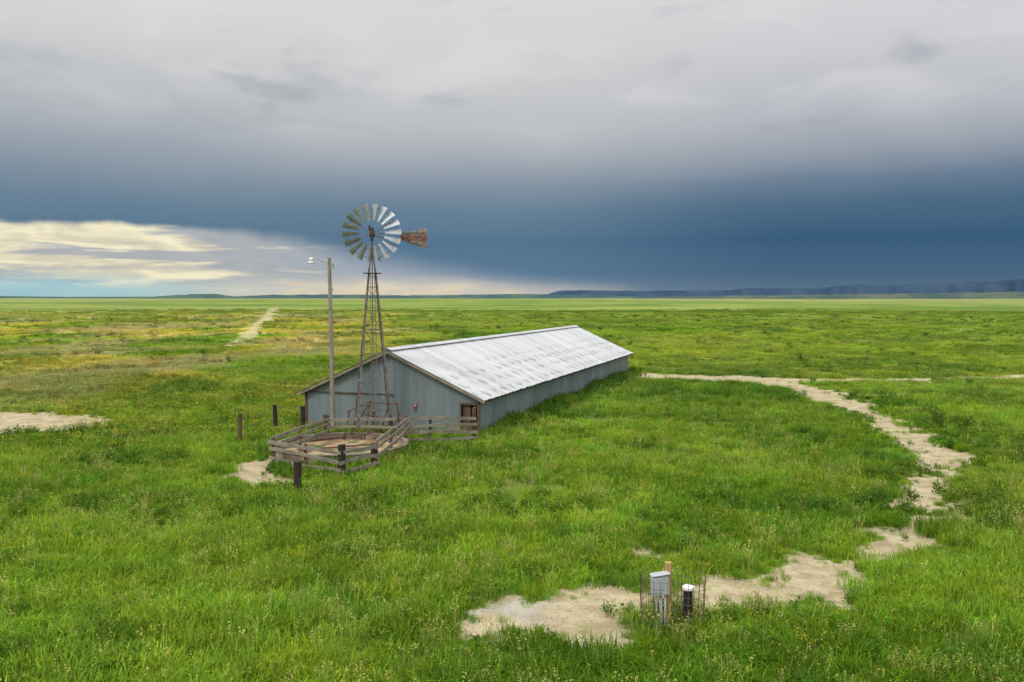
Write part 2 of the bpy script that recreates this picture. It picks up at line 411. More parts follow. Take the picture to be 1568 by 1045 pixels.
k=50; xx=rng.normal(3.9,.7,k); yy=rng.normal(17.9,.45,k)
W.append((np.stack([xx,yy,ghz(xx,yy)],-1),rng.uniform(.5,.95,k),np.full(k,1.0)))
k=130; u_=rng.random(k); v_=rng.normal(0,.5,k); xx=-6.2-3.6*u_; yy=33.0+1.8*u_-.8+v_
W.append((np.stack([xx,yy,ghz(xx,yy)],-1),rng.uniform(.5,1.0,k),np.full(k,1.0)))
x,y=pts(1.6,14,75); d=dirt(x,y); m=(d>-.3)&(d<.5)&(rng.random(len(x))<.45); x,y=x[m],y[m]
W.append((np.stack([x,y,ghz(x,y)],-1),rng.uniform(.35,.8,len(x)),np.full(len(x),.8)))
P,sc,zs=build(W); scatter('weeds',P,sc,zs,C_weed)
F=[region(1.1,14,45,81,4.0,.58,.8),region(2.0,42,120,82,8.0,.48,1.3,.8,lambda x,y:(x<-1)),region(.10,14,60,83,1.0,.2,.8)]
P,sc,zs=build(F); scatter('wildflowers',P,sc,zs,C_flow)
Sd=[region(1.4,11,45,91,3.0,.50,.95),region(.3,11,60,92,2.0,.3,.9)]
P,sc,zs=build(Sd); scatter('seeding_grass',P,sc,zs,C_seed)
B_=[region(.03,60,110,101,6.0,.45,1.0,.7),region(.02,110,320,102,14.0,.45,2.0,.5)]
bx=np.array([22.0,23.2,24.0,22.8,-12,-30,30.5,31.5,10.8,11.6]);by=np.array([45.6,46,45.2,44.8,57,90,91,92,77,77.5])
B_.append((np.stack([bx,by,ghz(bx,by)],-1),rng.uniform(1.0,1.6,len(bx)),np.full(len(bx),1.0)))
P,sc,zs=build(B_); scatter('brush',P,sc,zs,C_bush)
Dr=[region(1.0,45,130,111,9.0,.50,1.2,.7,lambda x,y:(x<0)),region(.1,130,350,112,25.0,.50,2.6,.35),region(.12,14,45,113,3.0,.45,.8)]
P,sc,zs=build(Dr); scatter('dry_grass',P,sc,zs,C_dry)

# ---------------------------------------------------------------- object materials
def woodmat(name,c1,c2,scale=(1,1,1)):
    m,n,b=newmat(name); p=n.obj()
    v=n.vm('MULTIPLY',p,scale)
    w=n.noise(v,9.0,6,.7,1.0); w2=n.noise(p,1.7,3,.6)
    n.put(b.inputs['Base Color'],n.mix(n.ss(w2,.4,.65)*.6,n.mix(n.ss(w,.3,.7),c1,c2),tuple(q*.6 for q in c2)))
    b.inputs['Roughness'].default_value=.9; b.inputs['Specular IOR Level'].default_value=.2; bump(n,b,w,.5,.01); return m
M_plank=woodmat('weathered_plank',(.31,.28,.22),(.17,.145,.11),(1,1,6))
M_post=woodmat('creosote_post',(.060,.048,.036),(.024,.02,.017),(4,4,.5))
M_postb=woodmat('brown_post',(.16,.11,.07),(.075,.05,.032),(4,4,.5))
M_pole=woodmat('pole_wood',(.38,.32,.24),(.24,.19,.14),(5,5,.3))
M_trim=woodmat('rake_board',(.34,.29,.21),(.20,.16,.11))
M_new=woodmat('yellow_pine',(.50,.36,.15),(.36,.24,.09),(5,5,.4))
def metal(name,c1,c2,metallic=.4,rough=.5,rust=0.0,sc=2.0):
    m,n,b=newmat(name); p=n.obj(); w=n.noise(p,sc,5,.65); c=n.mix(n.ss(w,.35,.65),c1,c2)
    if rust: c=n.mix(n.ss(n.noise(p,sc*2.3,5,.7),.62-rust*.3,.74-rust*.3),c,(.14,.055,.022))
    n.put(b.inputs['Base Color'],c); b.inputs['Metallic'].default_value=metallic; b.inputs['Roughness'].default_value=rough; return m
M_galv=metal('galvanized_steel',(.40,.42,.42),(.27,.29,.29),.5,.5,.12)
M_steel=metal('tower_steel',(.22,.22,.21),(.13,.12,.11),.4,.6,.45)
M_rust=metal('rusty_iron',(.13,.06,.035),(.07,.04,.028),.2,.8,.3)
M_wire=metal('cage_wire',(.17,.13,.10),(.10,.065,.045),.3,.7,.2,6)
M_dark=metal('gearbox_iron',(.07,.065,.06),(.035,.03,.028),.3,.6,.4,6)
M_white=metal('white_enamel',(.72,.73,.72),(.62,.63,.62),0,.4)
M_black=metal('black_plastic',(.012,.012,.013),(.02,.02,.02),0,.5)
M_box=metal('grey_enclosure',(.42,.45,.48),(.35,.37,.39),0,.45,.04,5)
M_red=metal('red_paint',(.30,.03,.03),(.22,.03,.02),0,.5)
M_fade=metal('faded_lettering',(.22,.03,.025),(.26,.10,.07),0,.7,0,5)
M_shade=metal('painted_interior_shade',(.012,.011,.010),(.018,.016,.014),0,.95)  # near-black, painted shade for the barn inside
M_roof,n,b=newmat('roof_sheet'); p=n.obj(); x,y,z=n.sep(p)
pan=n.noise(n.comb(0.0,n.m('FLOOR',y/.66)*3.7,0.0),1.0,0,.5)
c=n.mix(n.ss(pan,.3,.7),(.40,.41,.42),(.50,.505,.51))
row=n.m('FLOOR',x/.9); stag=n.m('FRACT',row*.5)
cell=n.comb(n.m('FRACT',x/.9)-.5,n.m('FRACT',y/1.32+stag)-.5,0.0)
dl=S(n,n.n.new('ShaderNodeVectorMath').outputs[1]); dl.o.node.operation='LENGTH'; n.put(dl.o.node.inputs[0],cell)
blot=n.ss(dl+(n.noise(p,2.2,4,.6)-.5)*1.1,.38,.10)*n.ss(n.noise(p,.45,3,.6),.36,.48)*n.ss(x+(n.noise(p,.2,2,.5)-.5)*2.5,-3.8,-2.4)
c=n.mix(blot*.62,c,(.19,.20,.205))
c=n.mix(n.ss(n.noise(n.comb(x*.3,y*2.5,0.0),1.0,5,.6),.55,.75)*.3,c,(.27,.275,.28))
sm=n.ss(n.m('ABSOLUTE',n.m('FRACT',y/.66)-.5),.40,.5)
c=n.mix(sm*.4,c,(.22,.23,.24))
n.put(b.inputs['Base Color'],c); b.inputs['Metallic'].default_value=.1; b.inputs['Roughness'].default_value=.5
M_wall,n,b=newmat('wall_sheet'); p=n.obj(); x,y,z=n.sep(p)
h=x+y
pan=n.noise(n.comb(n.m('FLOOR',h/.8)*5.3,0.0,0.0),1.0,0,.5)
c=n.mix(n.ss(pan,.3,.7),(.165,.205,.22),(.245,.29,.30))
c=n.mix(n.ss(n.noise(n.comb(h*3.0,z*.35,0.0),1.0,5,.6),.5,.72)*.5,c,(.12,.145,.15))
c=n.mix(n.ss(z+(n.noise(p,1.5,3,.6)-.5)*.6,.55,.1)*.5,c,(.13,.12,.09))
c=n.mix(n.ss(n.noise(p,1.1,5,.7),.60,.72)*.4,c,(.19,.14,.10))
seam=n.ss(n.m('ABSOLUTE',n.m('FRACT',h/.8)-.5),.475,.5)
c=n.mix(seam*.55,c,(.08,.10,.11))
n.put(b.inputs['Base Color'],c); b.inputs['Metallic'].default_value=.25; b.inputs['Roughness'].default_value=.55
wv=n.m('SINE',h*(2*math.pi/.1)); bump(n,b,wv,.5,.015)

# ---------------------------------------------------------------- barn
barn=empty('livestock_barn',(BO.x,BO.y,0),bang)
W_,L_=10.77,37.8; ze,zr=1.9,4.3; xr=-W_/2; slope=(zr-ze)/(W_/2)
inx=.4; iny=.3
xa,xb=-W_+inx,-inx; ya,yb=iny,L_-iny
zc=lambda x: ze+ (x+W_ if x<xr else -x)*slope-.06
m=MB()
dx0,dx1,dh=-1.36,-.50,1.62
def quadxz(m,x0,x1,z0,z1a,z1b,y): m.add([(x0,y,z0),(x1,y,z0),(x1,y,z1b),(x0,y,z1a)],[(0,1,2,3)])
xsb=[xa,xr,dx0,dx1,xb]
for x0,x1 in zip(xsb[:-1],xsb[1:]):
    z0=-.2
    if (x0,x1)==(dx0,dx1): z0=dh
    quadxz(m,x0,x1,z0,zc(x0),zc(x1),ya)
for x0,x1 in((xa,xr),(xr,xb)): quadxz(m,x0,x1,-.2,zc(x0),zc(x1),yb)
m.add([(xb,ya,-.2),(xb,yb,-.2),(xb,yb,zc(xb)),(xb,ya,zc(xb))],[(0,1,2,3)])
m.add([(xa,ya,-.2),(xa,yb,-.2),(xa,yb,zc(xa)),(xa,ya,zc(xa))],[(3,2,1,0)])
m.obj('walls',M_wall,barn)
m=MB(); m.box(((xa+xb)/2,(ya+yb)/2,.75),(xb-xa-.6,yb-ya-1.6,1.5)); m.obj('interior_shade_block',M_shade,barn)  # solid dark block standing in for the shade behind the doorway
m=MB(); prof=[]
y=0.0
while y<L_-.2:
    prof+=[(y,0),(y+.22,0),(y+.245,.04),(y+.285,.04),(y+.31,0)]; y+=.33
prof.append((L_,0))
nrow=[(0.0,ze),(xr*.5,(ze+zr)/2),(xr,zr),(xr*1.5,(ze+zr)/2),(-W_,ze)]
o=len(prof)
jr=[random.uniform(-.012,.012) for _ in range(200)]
vs=[(px+ (jr[i%200]*3 if k in(0,4) else 0),py,pz+ph+jr[(i//5+k*31)%200]) for k,(px,pz) in enumerate(nrow) for i,(py,ph) in enumerate(prof)]
fs=[(k*o+i,k*o+i+1,(k+1)*o+i+1,(k+1)*o+i) for k in range(4) for i in range(o-1)]
m.add(vs,fs); m.obj('roof',M_roof,barn)
m=MB()
m.beam((xr-.13,0-.02,zr-.01),(xr-.13,L_+.02,zr-.01),.30,.02,up=(-slope,0,1)); 
m.beam((xr+.13,0-.02,zr-.01),(xr+.13,L_+.02,zr-.01),.30,.02,up=(slope,0,1)); 
for v in range(len(m.v)): m.v[v]=(m.v[v][0],m.v[v][1],m.v[v][2]+.055)
m.obj('ridge_cap',M_roof,barn)
m=MB()
for yy in (.03,L_-.03):
    m.beam((xr,yy,zr-.11),(-W_+.02,yy,ze-.10),.04,.13); m.beam((xr+.001,yy+.002,zr-.11),(-.02,yy+.002,ze-.10),.04,.13)
m.obj('rake_boards',M_trim,barn)
m=MB(); yy=.35
while yy<L_-.2:
    for sx in(0,1):
        xo=-.06 if sx==0 else -W_+.06; xi=-.9 if sx==0 else -W_+.9
        m.beam((xo,yy,ze-.09),(xi,yy,ze-.09+.84*slope),.06,.13)
    yy+=.62
m.obj('rafter_tails',M_postb,barn)
m=MB()
for xc in (xa,xb): m.box((xc,ya-.025,(zc(xc)-.05)/2),(.12,.05,zc(xc)-.1))
for xx in (dx0-.04,dx1+.04): m.box((xx,ya-.03,dh/2),(.09,.06,dh))
m.box(((dx0+dx1)/2,ya-.032,dh+.05),(dx1-dx0+.2,.065,.1))
m.box(((dx0+dx1)/2-.05,ya+.05,.35),(dx1-dx0-.1,.05,.7))
m.box(((dx0+dx1)/2-.18,ya+.09,1.15),(.42,.04,.9))
m.obj('door_frame',M_postb,barn)
m=MB()
m.box((-7.6,ya-.06,1.98),(4.9,.05,.055)); 
m.obj('sliding_rail',M_postb,barn)
m=MB(); m.box((-6.3,ya-.045,.98),(1.7,.03,1.86)); m.obj('sliding_door',M_wall,barn)
m=MB(); m.box((-3.9,ya-.03,1.45),(.17,.04,.2)); m.box((-3.9,ya-.04,1.25),(.10,.05,.08)); m.obj('red_sign',M_red,barn)
m=MB(); m.box((-3.9,ya-.055,1.47),(.10,.01,.05)); m.obj('red_sign_label',M_white,barn)

# ---------------------------------------------------------------- windmill
wm=empty('windmill',(-6.88,41.9,0),math.radians(14))
m=MB(); hb,ht,zt=.95,.19,8.2
leg=lambda sx,sy,z:(sx*(hb+(ht-hb)*z/zt),sy*(hb+(ht-hb)*z/zt),z)
cor=[(-1,-1),(1,-1),(1,1),(-1,1)]
for sx,sy in cor:
    for dx_,dy_ in((.03,0),(0,.03)):
        a=Vector(leg(sx,sy,-.1)); b_=Vector(leg(sx,sy,zt+.25)); o=Vector((-sx*dx_,-sy*dy_,0))
        m.beam(a+o,b_+o,.07 if dx_ else .012,.012 if dx_ else .07,up=(0,1,0))
lv=[.05,1.5,2.9,4.2,5.4,6.5,7.5]
for z in lv[1:]:
    for i in range(4): m.beam(leg(*cor[i],z),leg(*cor[(i+1)%4],z),.035,.035)
m.obj('tower_legs',M_steel,wm)
m=MB()
for z0,z1 in zip(lv[:-1],lv[1:]):
    for i in range(4):
        m.cyl(leg(*cor[i],z0),leg(*cor[(i+1)%4],z1),.009,n=5); m.cyl(leg(*cor[(i+1)%4],z0),leg(*cor[i],z1),.009,n=5)
m.obj('cross_braces',M_steel,wm)
m=MB(); 
for sx in(-.16,.16): m.cyl((sx+.0,-hb+.05,.3),(sx*.6,-ht-.02,zt),.014,n=5)
for k in range(26):
    z=.5+k*.3; t=z/zt; yy=-(hb-.05)+(hb-.05-ht)*t; w=.16+(.1-.16)*t; m.cyl((-w,yy,z),(w,yy,z),.01,n=5)
m.obj('ladder',M_steel,wm)
m=MB(); m.cyl((0,0,0),(0,0,10.0),.022,n=6); m.cyl((0,0,0),(0,0,1.1),.07,n=10); m.cyl((0,0,.95),(.8,-.1,.9),.04,n=8); m.cyl((0,0,1.1),(0,0,1.35),.10,n=10); m.cyl((.1,0,1.5),(-.5,-.25,1.75),.02,n=6)
m.obj('pump_rod',M_steel,wm)
m=MB()
m.box((0,.0,zt-.02),(.9,.28,.04)); m.box((0,-.3,zt-.02),(.85,.2,.04)); m.box((0,.3,zt-.02),(.8,.2,.04)); m.obj('platform',M_postb,wm)
m=MB(); 
for sx,sy in cor: m.cyl((sx*.17,sy*.17,zt),(0,0,9.35),.022,n=6)
m.cyl((0,0,8.9),(0,0,9.9),.05,n=8); m.obj('mast',M_steel,wm)
hz=10.1
head=bpy.data.objects.new('head',None); link(head,wm); head.location=(0,0,hz); head.rotation_euler=(math.radians(-2),0,math.radians(-4))
m=MB(); m.box((0,-.05,0),(.26,.42,.30)); m.box((0,-.1,.2),(.2,.3,.16)); m.cyl((0,-.05,.1),(0,.15,.36),.06,n=8); m.cyl((0,-.3,0),(0,-.55,0),.09,n=12); m.cyl((0,.0,-.35),(0,0,0),.08,n=10); m.cyl((-.12,-.1,.1),(-.12,-.1,.42),.05,n=8)
m.obj('gearbox',M_dark,head,bevel=.015)
m=MB(); R0,R1=.62,1.42; nb=18; wy=-.45
for k in range(nb):
    t=2*math.pi*k/nb+.06; rad=Vector((math.cos(t),0,math.sin(t))); tan=Vector((-math.sin(t),0,math.cos(t))); ax=Vector((0,1,0))
    pit=math.radians(38+random.uniform(-6,6)); ch=tan*math.cos(pit)+ax*math.sin(pit); nr=tan*math.sin(pit)*-1+ax*math.cos(pit)
    rows=[]
    for r in(R0,(R0+R1)/2,R1):
        w=.15+(.37-.15)*(r-R0)/(R1-R0)
        for q in(-.5,-.25,0,.25,.5):
            rows.append(rad*r+ch*(q*w)+nr*(-.10*w*(1-4*q*q))+Vector((0,wy,0)))
    fs=[(j*5+i,j*5+i+1,(j+1)*5+i+1,(j+1)*5+i) for j in range(2) for i in range(4)]
    m.add(rows,fs)
m.obj('wheel_blades',M_galv,head)
m=MB()
for rr,yy in((.78,wy+.06),(1.22,wy+.07)):
    p=[(rr*math.cos(a),yy,rr*math.sin(a)) for a in np.linspace(0,2*math.pi,37)]; m.path(p,.014,5)
for k in range(6):
    t=2*math.pi*(k+.5)/6
    for yy0 in(-.32,-.52): m.cyl((.06*math.cos(t),yy0,.06*math.sin(t)),(1.22*math.cos(t),wy+.07,1.22*math.sin(t)),.012,n=5)
m.obj('wheel_spokes',M_steel,head)
m=MB(); yv=.12
vs=[(1.38,yv,-.28),(1.38,yv,.06),(2.72,yv+.05,.36),(2.72,yv+.05,-.72)]
m.add(vs+[(a_,b2+.012,c_) for a_,b2,c_ in vs],[(0,3,2,1)[::-1],(4,5,6,7)[::-1],(0,1,5,4),(1,2,6,5),(2,3,7,6),(3,0,4,7)])
M_vane=metal('faded_vane_paint',(.30,.27,.25),(.20,.14,.11),.1,.7,.30,3)
m.obj('tail_vane',M_vane,head)
m=MB(); m.cyl((.1,.08,.02),(2.70,yv-.02,.16),.02,n=6); m.cyl((.1,.08,-.08),(2.70,yv-.02,-.52),.02,n=6); m.cyl((2.2,yv-.02,.2),(2.2,yv-.02,-.5),.014,n=5); m.obj('vane_arm',M_steel,head)
tc=bpy.data.curves.new('vane_lettering','FONT'); tc.body='MOTOR'; tc.size=.36; tc.align_x='CENTER'; tc.align_y='CENTER'; tc.extrude=.002; tc.offset=.006
to=bpy.data.objects.new('vane_lettering',tc); to.location=(2.08,yv-.0,-.17); to.rotation_euler=(math.radians(90),0,math.radians(2)); tc.materials.append(M_fade); link(to,head)

# ---------------------------------------------------------------- lamp pole
lp=empty('street_lamp',(-9.04,42.7,0))
m=MB(); m.cyl((0,0,-.1),(-.12,0,8.98),.13,.085,n=16); m.obj('wood_pole',M_pole,lp)
m=MB(); m.path([(-.12,-.1,8.75),(-.45,-.1,8.83),(-.7,-.1,8.93),(-.95,-.1,8.92)],.025,8); m.cyl((-.12,-.1,8.6),(-.5,-.1,8.82),.012); m.box((.06,-.12,8.55),(.16,.12,.3)); m.box((-.0,-.12,7.4),(.12,.1,.2)); m.cyl((.05,-.14,.0),(-.02,-.12,7.3),.02); m.obj('bracket_arm',M_galv,lp)
m=MB(); m.cyl((-1.0,-.1,8.98),(-1.0,-.1,8.80),.09,.11,n=14); m.cyl((-1.0,-.1,8.80),(-1.0,-.1,8.70),.11,.2,n=16); m.obj('lamp_head',M_white,lp,True)

# ---------------------------------------------------------------- stock tank
tk=empty('stock_tank',(TC[0],TC[1],0))
def ring(m,ro,ri,z0,z1,n_=64):
    vs=[]
    for k in range(n_):
        t=2*math.pi*k/n_; c,s=math.cos(t),math.sin(t); w=1+.004*math.sin(5*t)
        vs+=[(ro*c*w,ro*s*w,z0),(ro*c*w,ro*s*w,z1),(ri*c*w,ri*s*w,z1),(ri*c*w,ri*s*w,z0)]
    fs=[]
    for k in range(n_):
        a,b_=4*k,4*((k+1)%n_)
        for j in range(4): fs.append((a+j,b_+j,b_+(j+1)%4,a+(j+1)%4))
    m.add(vs,fs)
m=MB(); ring(m,TRAD,TRAD-.12,-.15,.36); m.obj('tank_wall',metal('tank_concrete',(.27,.23,.18),(.16,.13,.10),0,.85,.35,2.2),tk)
m=MB(); ring(m,TRAD+.04,TRAD-.14,.365,.41); m.obj('tank_rim',M_plank,tk)
mw,n,b=newmat('muddy_tank_bed'); p=n.obj()
c=n.mix(n.ss(n.noise(p,1.3,6,.7),.4,.6),(.38,.27,.14),(.22,.15,.07)); c=n.mix(n.ss(n.noise(p,.7,5,.6),.52,.58),c,(.09,.12,.04)); n.put(b.inputs['Base Color'],c)
n.put(b.inputs['Roughness'],n.ss(n.noise(p,.5,3,.5),.40,.46,.12,.9)); bump(n,b,n.noise(p,4.0,5,.7),.5,.04)
m=MB(); N_=48; m.add([(0,0,.08)]+[((TRAD-.1)*math.cos(2*math.pi*k/N_),(TRAD-.1)*math.sin(2*math.pi*k/N_),.08) for k in range(N_)],[(0,1+k,1+(k+1)%N_) for k in range(N_)]); m.obj('tank_bed',mw,tk)
m=MB(); m.cyl((1.2,2.6,.55),(.3,1.2,.42),.04); m.cyl((-1.6,1.2,.3),(-.2,1.5,.45),.05); m.beam((-1.8,-.4,.16),(1.6,.9,.2),.18,.05); m.obj('float_pipes',M_rust,tk)

# ---------------------------------------------------------------- fences
def post(name,x,y,h,r,mat,square=False,lean=0,parent=None):
    m=MB(); R=random.Random(int(abs(x*1000)+h*77)); n_=8 if not square else 4
    rings=6; vs=[];fs=[]
    for k in range(rings):
        z=-.2+(h+.2)*k/(rings-1)
        for i in range(n_):
            t=2*math.pi*(i+.5)/n_; q=r*R.uniform(.92,1.06)*(1.3 if square else 1)
            vs.append((q*math.cos(t)+lean*z,q*math.sin(t),z+(R.uniform(-.03,.03) if k==rings-1 else 0)))
    for k in range(rings-1):
        for i in range(n_): fs.append((k*n_+i,k*n_+(i+1)%n_,(k+1)*n_+(i+1)%n_,(k+1)*n_+i))
    fs.append(tuple((rings-1)*n_+i for i in range(n_)))
    m.add(vs,fs)
    o=m.obj(name,mat,parent); o.location=(x,y,0); o.rotation_euler=(0,0,R.uniform(0,1) if not square else .1); return o
post('fence_post',-12.96,40.1,1.5,.11,M_postb,lean=.03)
post('fence_post',-12.1,43.2,1.5,.11,M_post,lean=-.03)
post('fence_post',-10.95,44.2,1.3,.12,M_post)
post('fence_post',-7.57,29.7,1.22,.145,M_post)
wf=empty('wire_fence',(0,0,0)); m=MB()
for z in(.45,.8,1.15,1.38):
    m.cyl((-12.96+.03*z,40.1,z),(-12.1-.03*z,43.2,z),.008,n=4); m.cyl((-12.1-.03*z,43.2,z),(-10.95,44.2,z-.1),.008,n=4)
m.obj('wires',M_steel,wf)
def fence(name,a,b,zs,h,posts,skew=0,th=.045,pm=M_postb,ext=0):
    e=empty(name,(a[0],a[1],0)); b=Vector((b[0]-a[0],b[1]-a[1],0)); d=b.normalized(); nrm=Vector((d.y,-d.x,0))
    if nrm.y>0: nrm=-nrm
    m=MB(); R=random.Random(int(h*99+abs(a[0])*10))
    for z in zs:
        j=[R.uniform(-.06,.06) for _ in range(3)]
        p0=Vector((0,0,z+j[0]))+nrm*.12-d*R.uniform(0,.25); p1=b*.52+Vector((0,0,z+j[1]+skew*.5))+nrm*.12; p2=b+Vector((0,0,z+j[2]+skew))+nrm*.12+d*R.uniform(0,.2)
        m.beam(p0,p1,th,R.uniform(.12,.16)); m.beam(p1+nrm*.045-d*.15,p2+nrm*.045,th,R.uniform(.12,.16))
    m.obj('rails',M_plank,e)
    for t,hh,r in posts:
        o=post('post',b.x*t,b.y*t,hh,r,pm,parent=e)
    return e
fence('wooden_fence',(-10.05,35.3),(-6.57,32.5),[.3,.66,1.02],1.1,[(0.02,1.15,.08),(.5,1.1,.07)],pm=M_postb)
fence('wooden_fence',(-6.57,32.5),(-5.55,33.9),[.32,.68,1.0],1.0,[(0,1.32,.15),(1,1.12,.15)],pm=M_post)
fence('wooden_fence',(-5.55,33.9),(-5.05,39.9),[.62,.92,1.22],1.3,[(.5,1.25,.07),(1,1.4,.08)],skew=.12)
fence('wooden_fence',(-5.05,39.6),(-1.75,40.3),[.30,.62,.95,1.28],1.3,[(.36,1.35,.08),(.98,1.75,.10)])
fence('wooden_fence',(-10.15,35.4),(-9.1,41.0),[.5,.85,1.12],1.1,[(.5,1.15,.08),(1,1.3,.08)])
fence('wooden_fence',(-9.0,41.15),(-5.6,41.1),[.72,1.05],1.1,[(0,1.25,.08),(.9,1.3,.08)])
pr=empty('pipe_rack',(-6.3,41.0,0)); m=MB()
for a_,b2 in [((-.9,0,0),(-.6,.1,2.0)),((.9,0,0),(.7,.1,1.9)),((-.65,.1,1.9),(.75,.1,1.8)),((-.9,.1,1.3),(.9,.1,1.0)),((-.2,0,0),(.3,.2,1.85)),((-1.6,0,.3),(-.7,.1,1.75)),((-1.9,0,0),(-1.6,.1,1.5)),((-1.75,.1,1.4),(-.6,.1,1.95)),((.3,-.1,0),(.9,-.1,1.5))]:
    m.cyl(a_,b2,.03,n=6)
m.obj('pipes',M_rust,pr)

# ---------------------------------------------------------------- electrical pedestal in wire cage
pd=empty('utility_pedestal',(3.2,17.6,0))
m=MB(); m.box((.10,.08,.64),(.13,.12,1.54)); m.obj('wood_post',M_new,pd,bevel=.01)
m=MB(); m.box((-.10,-.06,.98),(.36,.17,.42),Matrix.Rotation(.12,3,'Z')@Matrix.Rotation(-.06,3,'Y')); m.box((-.10,-.07,1.205),(.40,.22,.025),Matrix.Rotation(.12,3,'Z')@Matrix.Rotation(-.12,3,'Y')); m.box((-.17,-.155,.98),(.24,.02,.32),Matrix.Rotation(.12,3,'Z')); m.obj('breaker_box',M_box,pd,bevel=.012)
m=MB(); m.cyl((-.05,-.04,-.1),(-.08,-.06,.78),.028,n=8); m.cyl((.02,-.04,-.1),(.02,-.06,.78),.02,n=8); m.cyl((-.16,-.05,.3),(-.16,-.05,.8),.02,n=8); m.obj('conduit',M_box,pd,True)
wc=empty('well_casing',(3.74,17.75,0))
m=MB(); m.cyl((0,0,-.1),(0,0,.80),.10,n=20); m.obj('casing_pipe',M_black,wc,False)
m=MB(); m.cyl((0,0,.80),(0,0,.86),.125,n=20); m.cyl((0,0,.86),(.0,0,.90),.11,.07,n=20); m.box((.09,-.02,.84),(.1,.1,.08)); m.obj('well_cap',M_white,wc,bevel=.006)
cg=empty('wire_cage',(3.42,17.75,0)); m=MB(); n_=30; rx,ry=.66,.55
pt=lambda k,z:((rx+.03*math.sin(k*1.7)+.03*z)*math.cos(2*math.pi*k/n_),(ry+.03*math.cos(k*1.3))*math.sin(2*math.pi*k/n_),z+.03*math.sin(k*.9)-.04*math.cos(2*math.pi*k/n_))
for k in range(n_): m.cyl(pt(k,-.05),pt(k,1.12),.005,n=4)
for z in(.05,.2,.35,.5,.65,.8,.95,1.1): m.path([pt(k,z) for k in range(n_+1)],.005,4)
for k in(8,16,23): m.cyl(pt(k,-.1),(pt(k,1.3)[0]*1.02,pt(k,1.3)[1],1.22),.014,n=5)
m.obj('mesh_wire',M_wire,cg)

# ---------------------------------------------------------------- distant hills
def ridge(name,R,prof,base,colr,seed,depth=900,crag=2.0):
    vs=[];fs=[]; K=260; azs=np.linspace(prof[0][0],prof[-1][0],K)
    el=np.interp(azs,[p[0] for p in prof],[p[1] for p in prof])
    for a_,e in zip(azs,el):
        t=math.radians(a_); wob=1+.03*(float(vn(np.array(a_*1.3),np.array(seed*1.0),seed))-.5)
        top=7+R*math.tan(math.radians(e))+crag*(float(fbm(np.array(a_*3.0),np.array(seed*2.0),seed,3))-.5)*(1 if e>.12 else .3)
        r=R*wob
        for rr,z in((r-250,base),(r-120,base+(top-base)*.45),(r-40,base+(top-base)*.85),(r,top),(r+depth,top*.98)):
            vs.append((rr*math.sin(t),rr*math.cos(t),z))
    for k in range(K-1):
        for j in range(4): fs.append((k*5+j,(k+1)*5+j,(k+1)*5+j+1,k*5+j+1))
    m=MB(); m.add(vs,fs)
    mt,n,b=newmat(name+'_slope'); p=n.pos()
    n.put(b.inputs['Base Color'],n.mix(n.ss(n.noise(p,.004,5,.65),.4,.62),colr[0],colr[1])); b.inputs['Roughness'].default_value=1; b.inputs['Specular IOR Level'].default_value=0  # slope colours already carry the distance haze
    m.obj(name,mt,None,True)
haze_blue=((.030,.056,.098),(.042,.072,.108));  # blue-grey air haze painted into the hill colour
ridge('mesa_hills',7000,[(1.5,-.02),(2.2,.14),(3.2,.46),(9,.44),(14.4,.46),(15.0,.56),(20.2,.62),(21.3,.74),(26.8,.82),(30,1.0),(36,1.15),(44,.9)],-5,haze_blue,3,600,8)
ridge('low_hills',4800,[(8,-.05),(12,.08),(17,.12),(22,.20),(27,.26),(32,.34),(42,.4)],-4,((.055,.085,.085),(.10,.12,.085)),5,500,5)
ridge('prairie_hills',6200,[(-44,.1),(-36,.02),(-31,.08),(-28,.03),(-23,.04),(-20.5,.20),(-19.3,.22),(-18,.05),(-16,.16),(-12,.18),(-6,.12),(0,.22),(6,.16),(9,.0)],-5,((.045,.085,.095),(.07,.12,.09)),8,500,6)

# ---------------------------------------------------------------- world
w=bpy.data.worlds.new('World'); scene.world=w; w.use_nodes=True; t=w.node_tree; n=N(t,3.5)
bg=t.nodes['Background']; out=t.nodes['World Output']
SUN_AZ,SUN_EL=math.radians(225),math.radians(48)
sky=n.n.new('ShaderNodeTexSky'); sky.sky_type='NISHITA'; sky.sun_disc=False; sky.sun_elevation=SUN_EL; sky.sun_rotation=SUN_AZ
n.l.new(sky.outputs[0],bg.inputs[0]); bg.inputs[1].default_value=.1
g=S(n,n.n.new('ShaderNodeTexCoord').outputs['Generated']); x,y,z=n.sep(n.vm('NORMALIZE',g))
DEG=180/math.pi
e=n.m('ARCSINE',z)*DEG; a=n.m('ARCTAN2',x,y)*DEG
q=n.comb(a*.055,e*.13,0.0)
w1=n.noise(q,1.0,4,.5,.3); w2=n.noise(n.comb(a*.12,e*.30,4.0),1.0,4,.5,.4); w3=n.noise(n.comb(a*.10,e*.26,8.0),1.0,4,.55,.3)
ew=e+.6*n.ss(e,1.0,5.0)+2.2*n.ss(e,4.5,11.0)+(w1-.5)*2.8*n.ss(e,2.0,12.0,.25,1.0)+(w2-.5)*1.3*n.ss(e,2.0,12.0,.3,1.0)
ew=ew-n.ss(a,-8.0,-30.0)*n.ss(e,5.0,10.0)*n.ss(e,17.0,12.0)*1.3
st=lambda L:[(max(0,k)/30,lin(*c)) for k,c in L]
mid=n.ramp(ew/30,st([(0,(120,140,158)),(1.5,(92,122,150)),(4.0,(84,117,143)),(6.8,(106,131,152)),(8.9,(134,149,164)),(11,(159,168,178)),(14,(188,191,195)),(18,(208,209,210)),(26,(226,226,228))]))
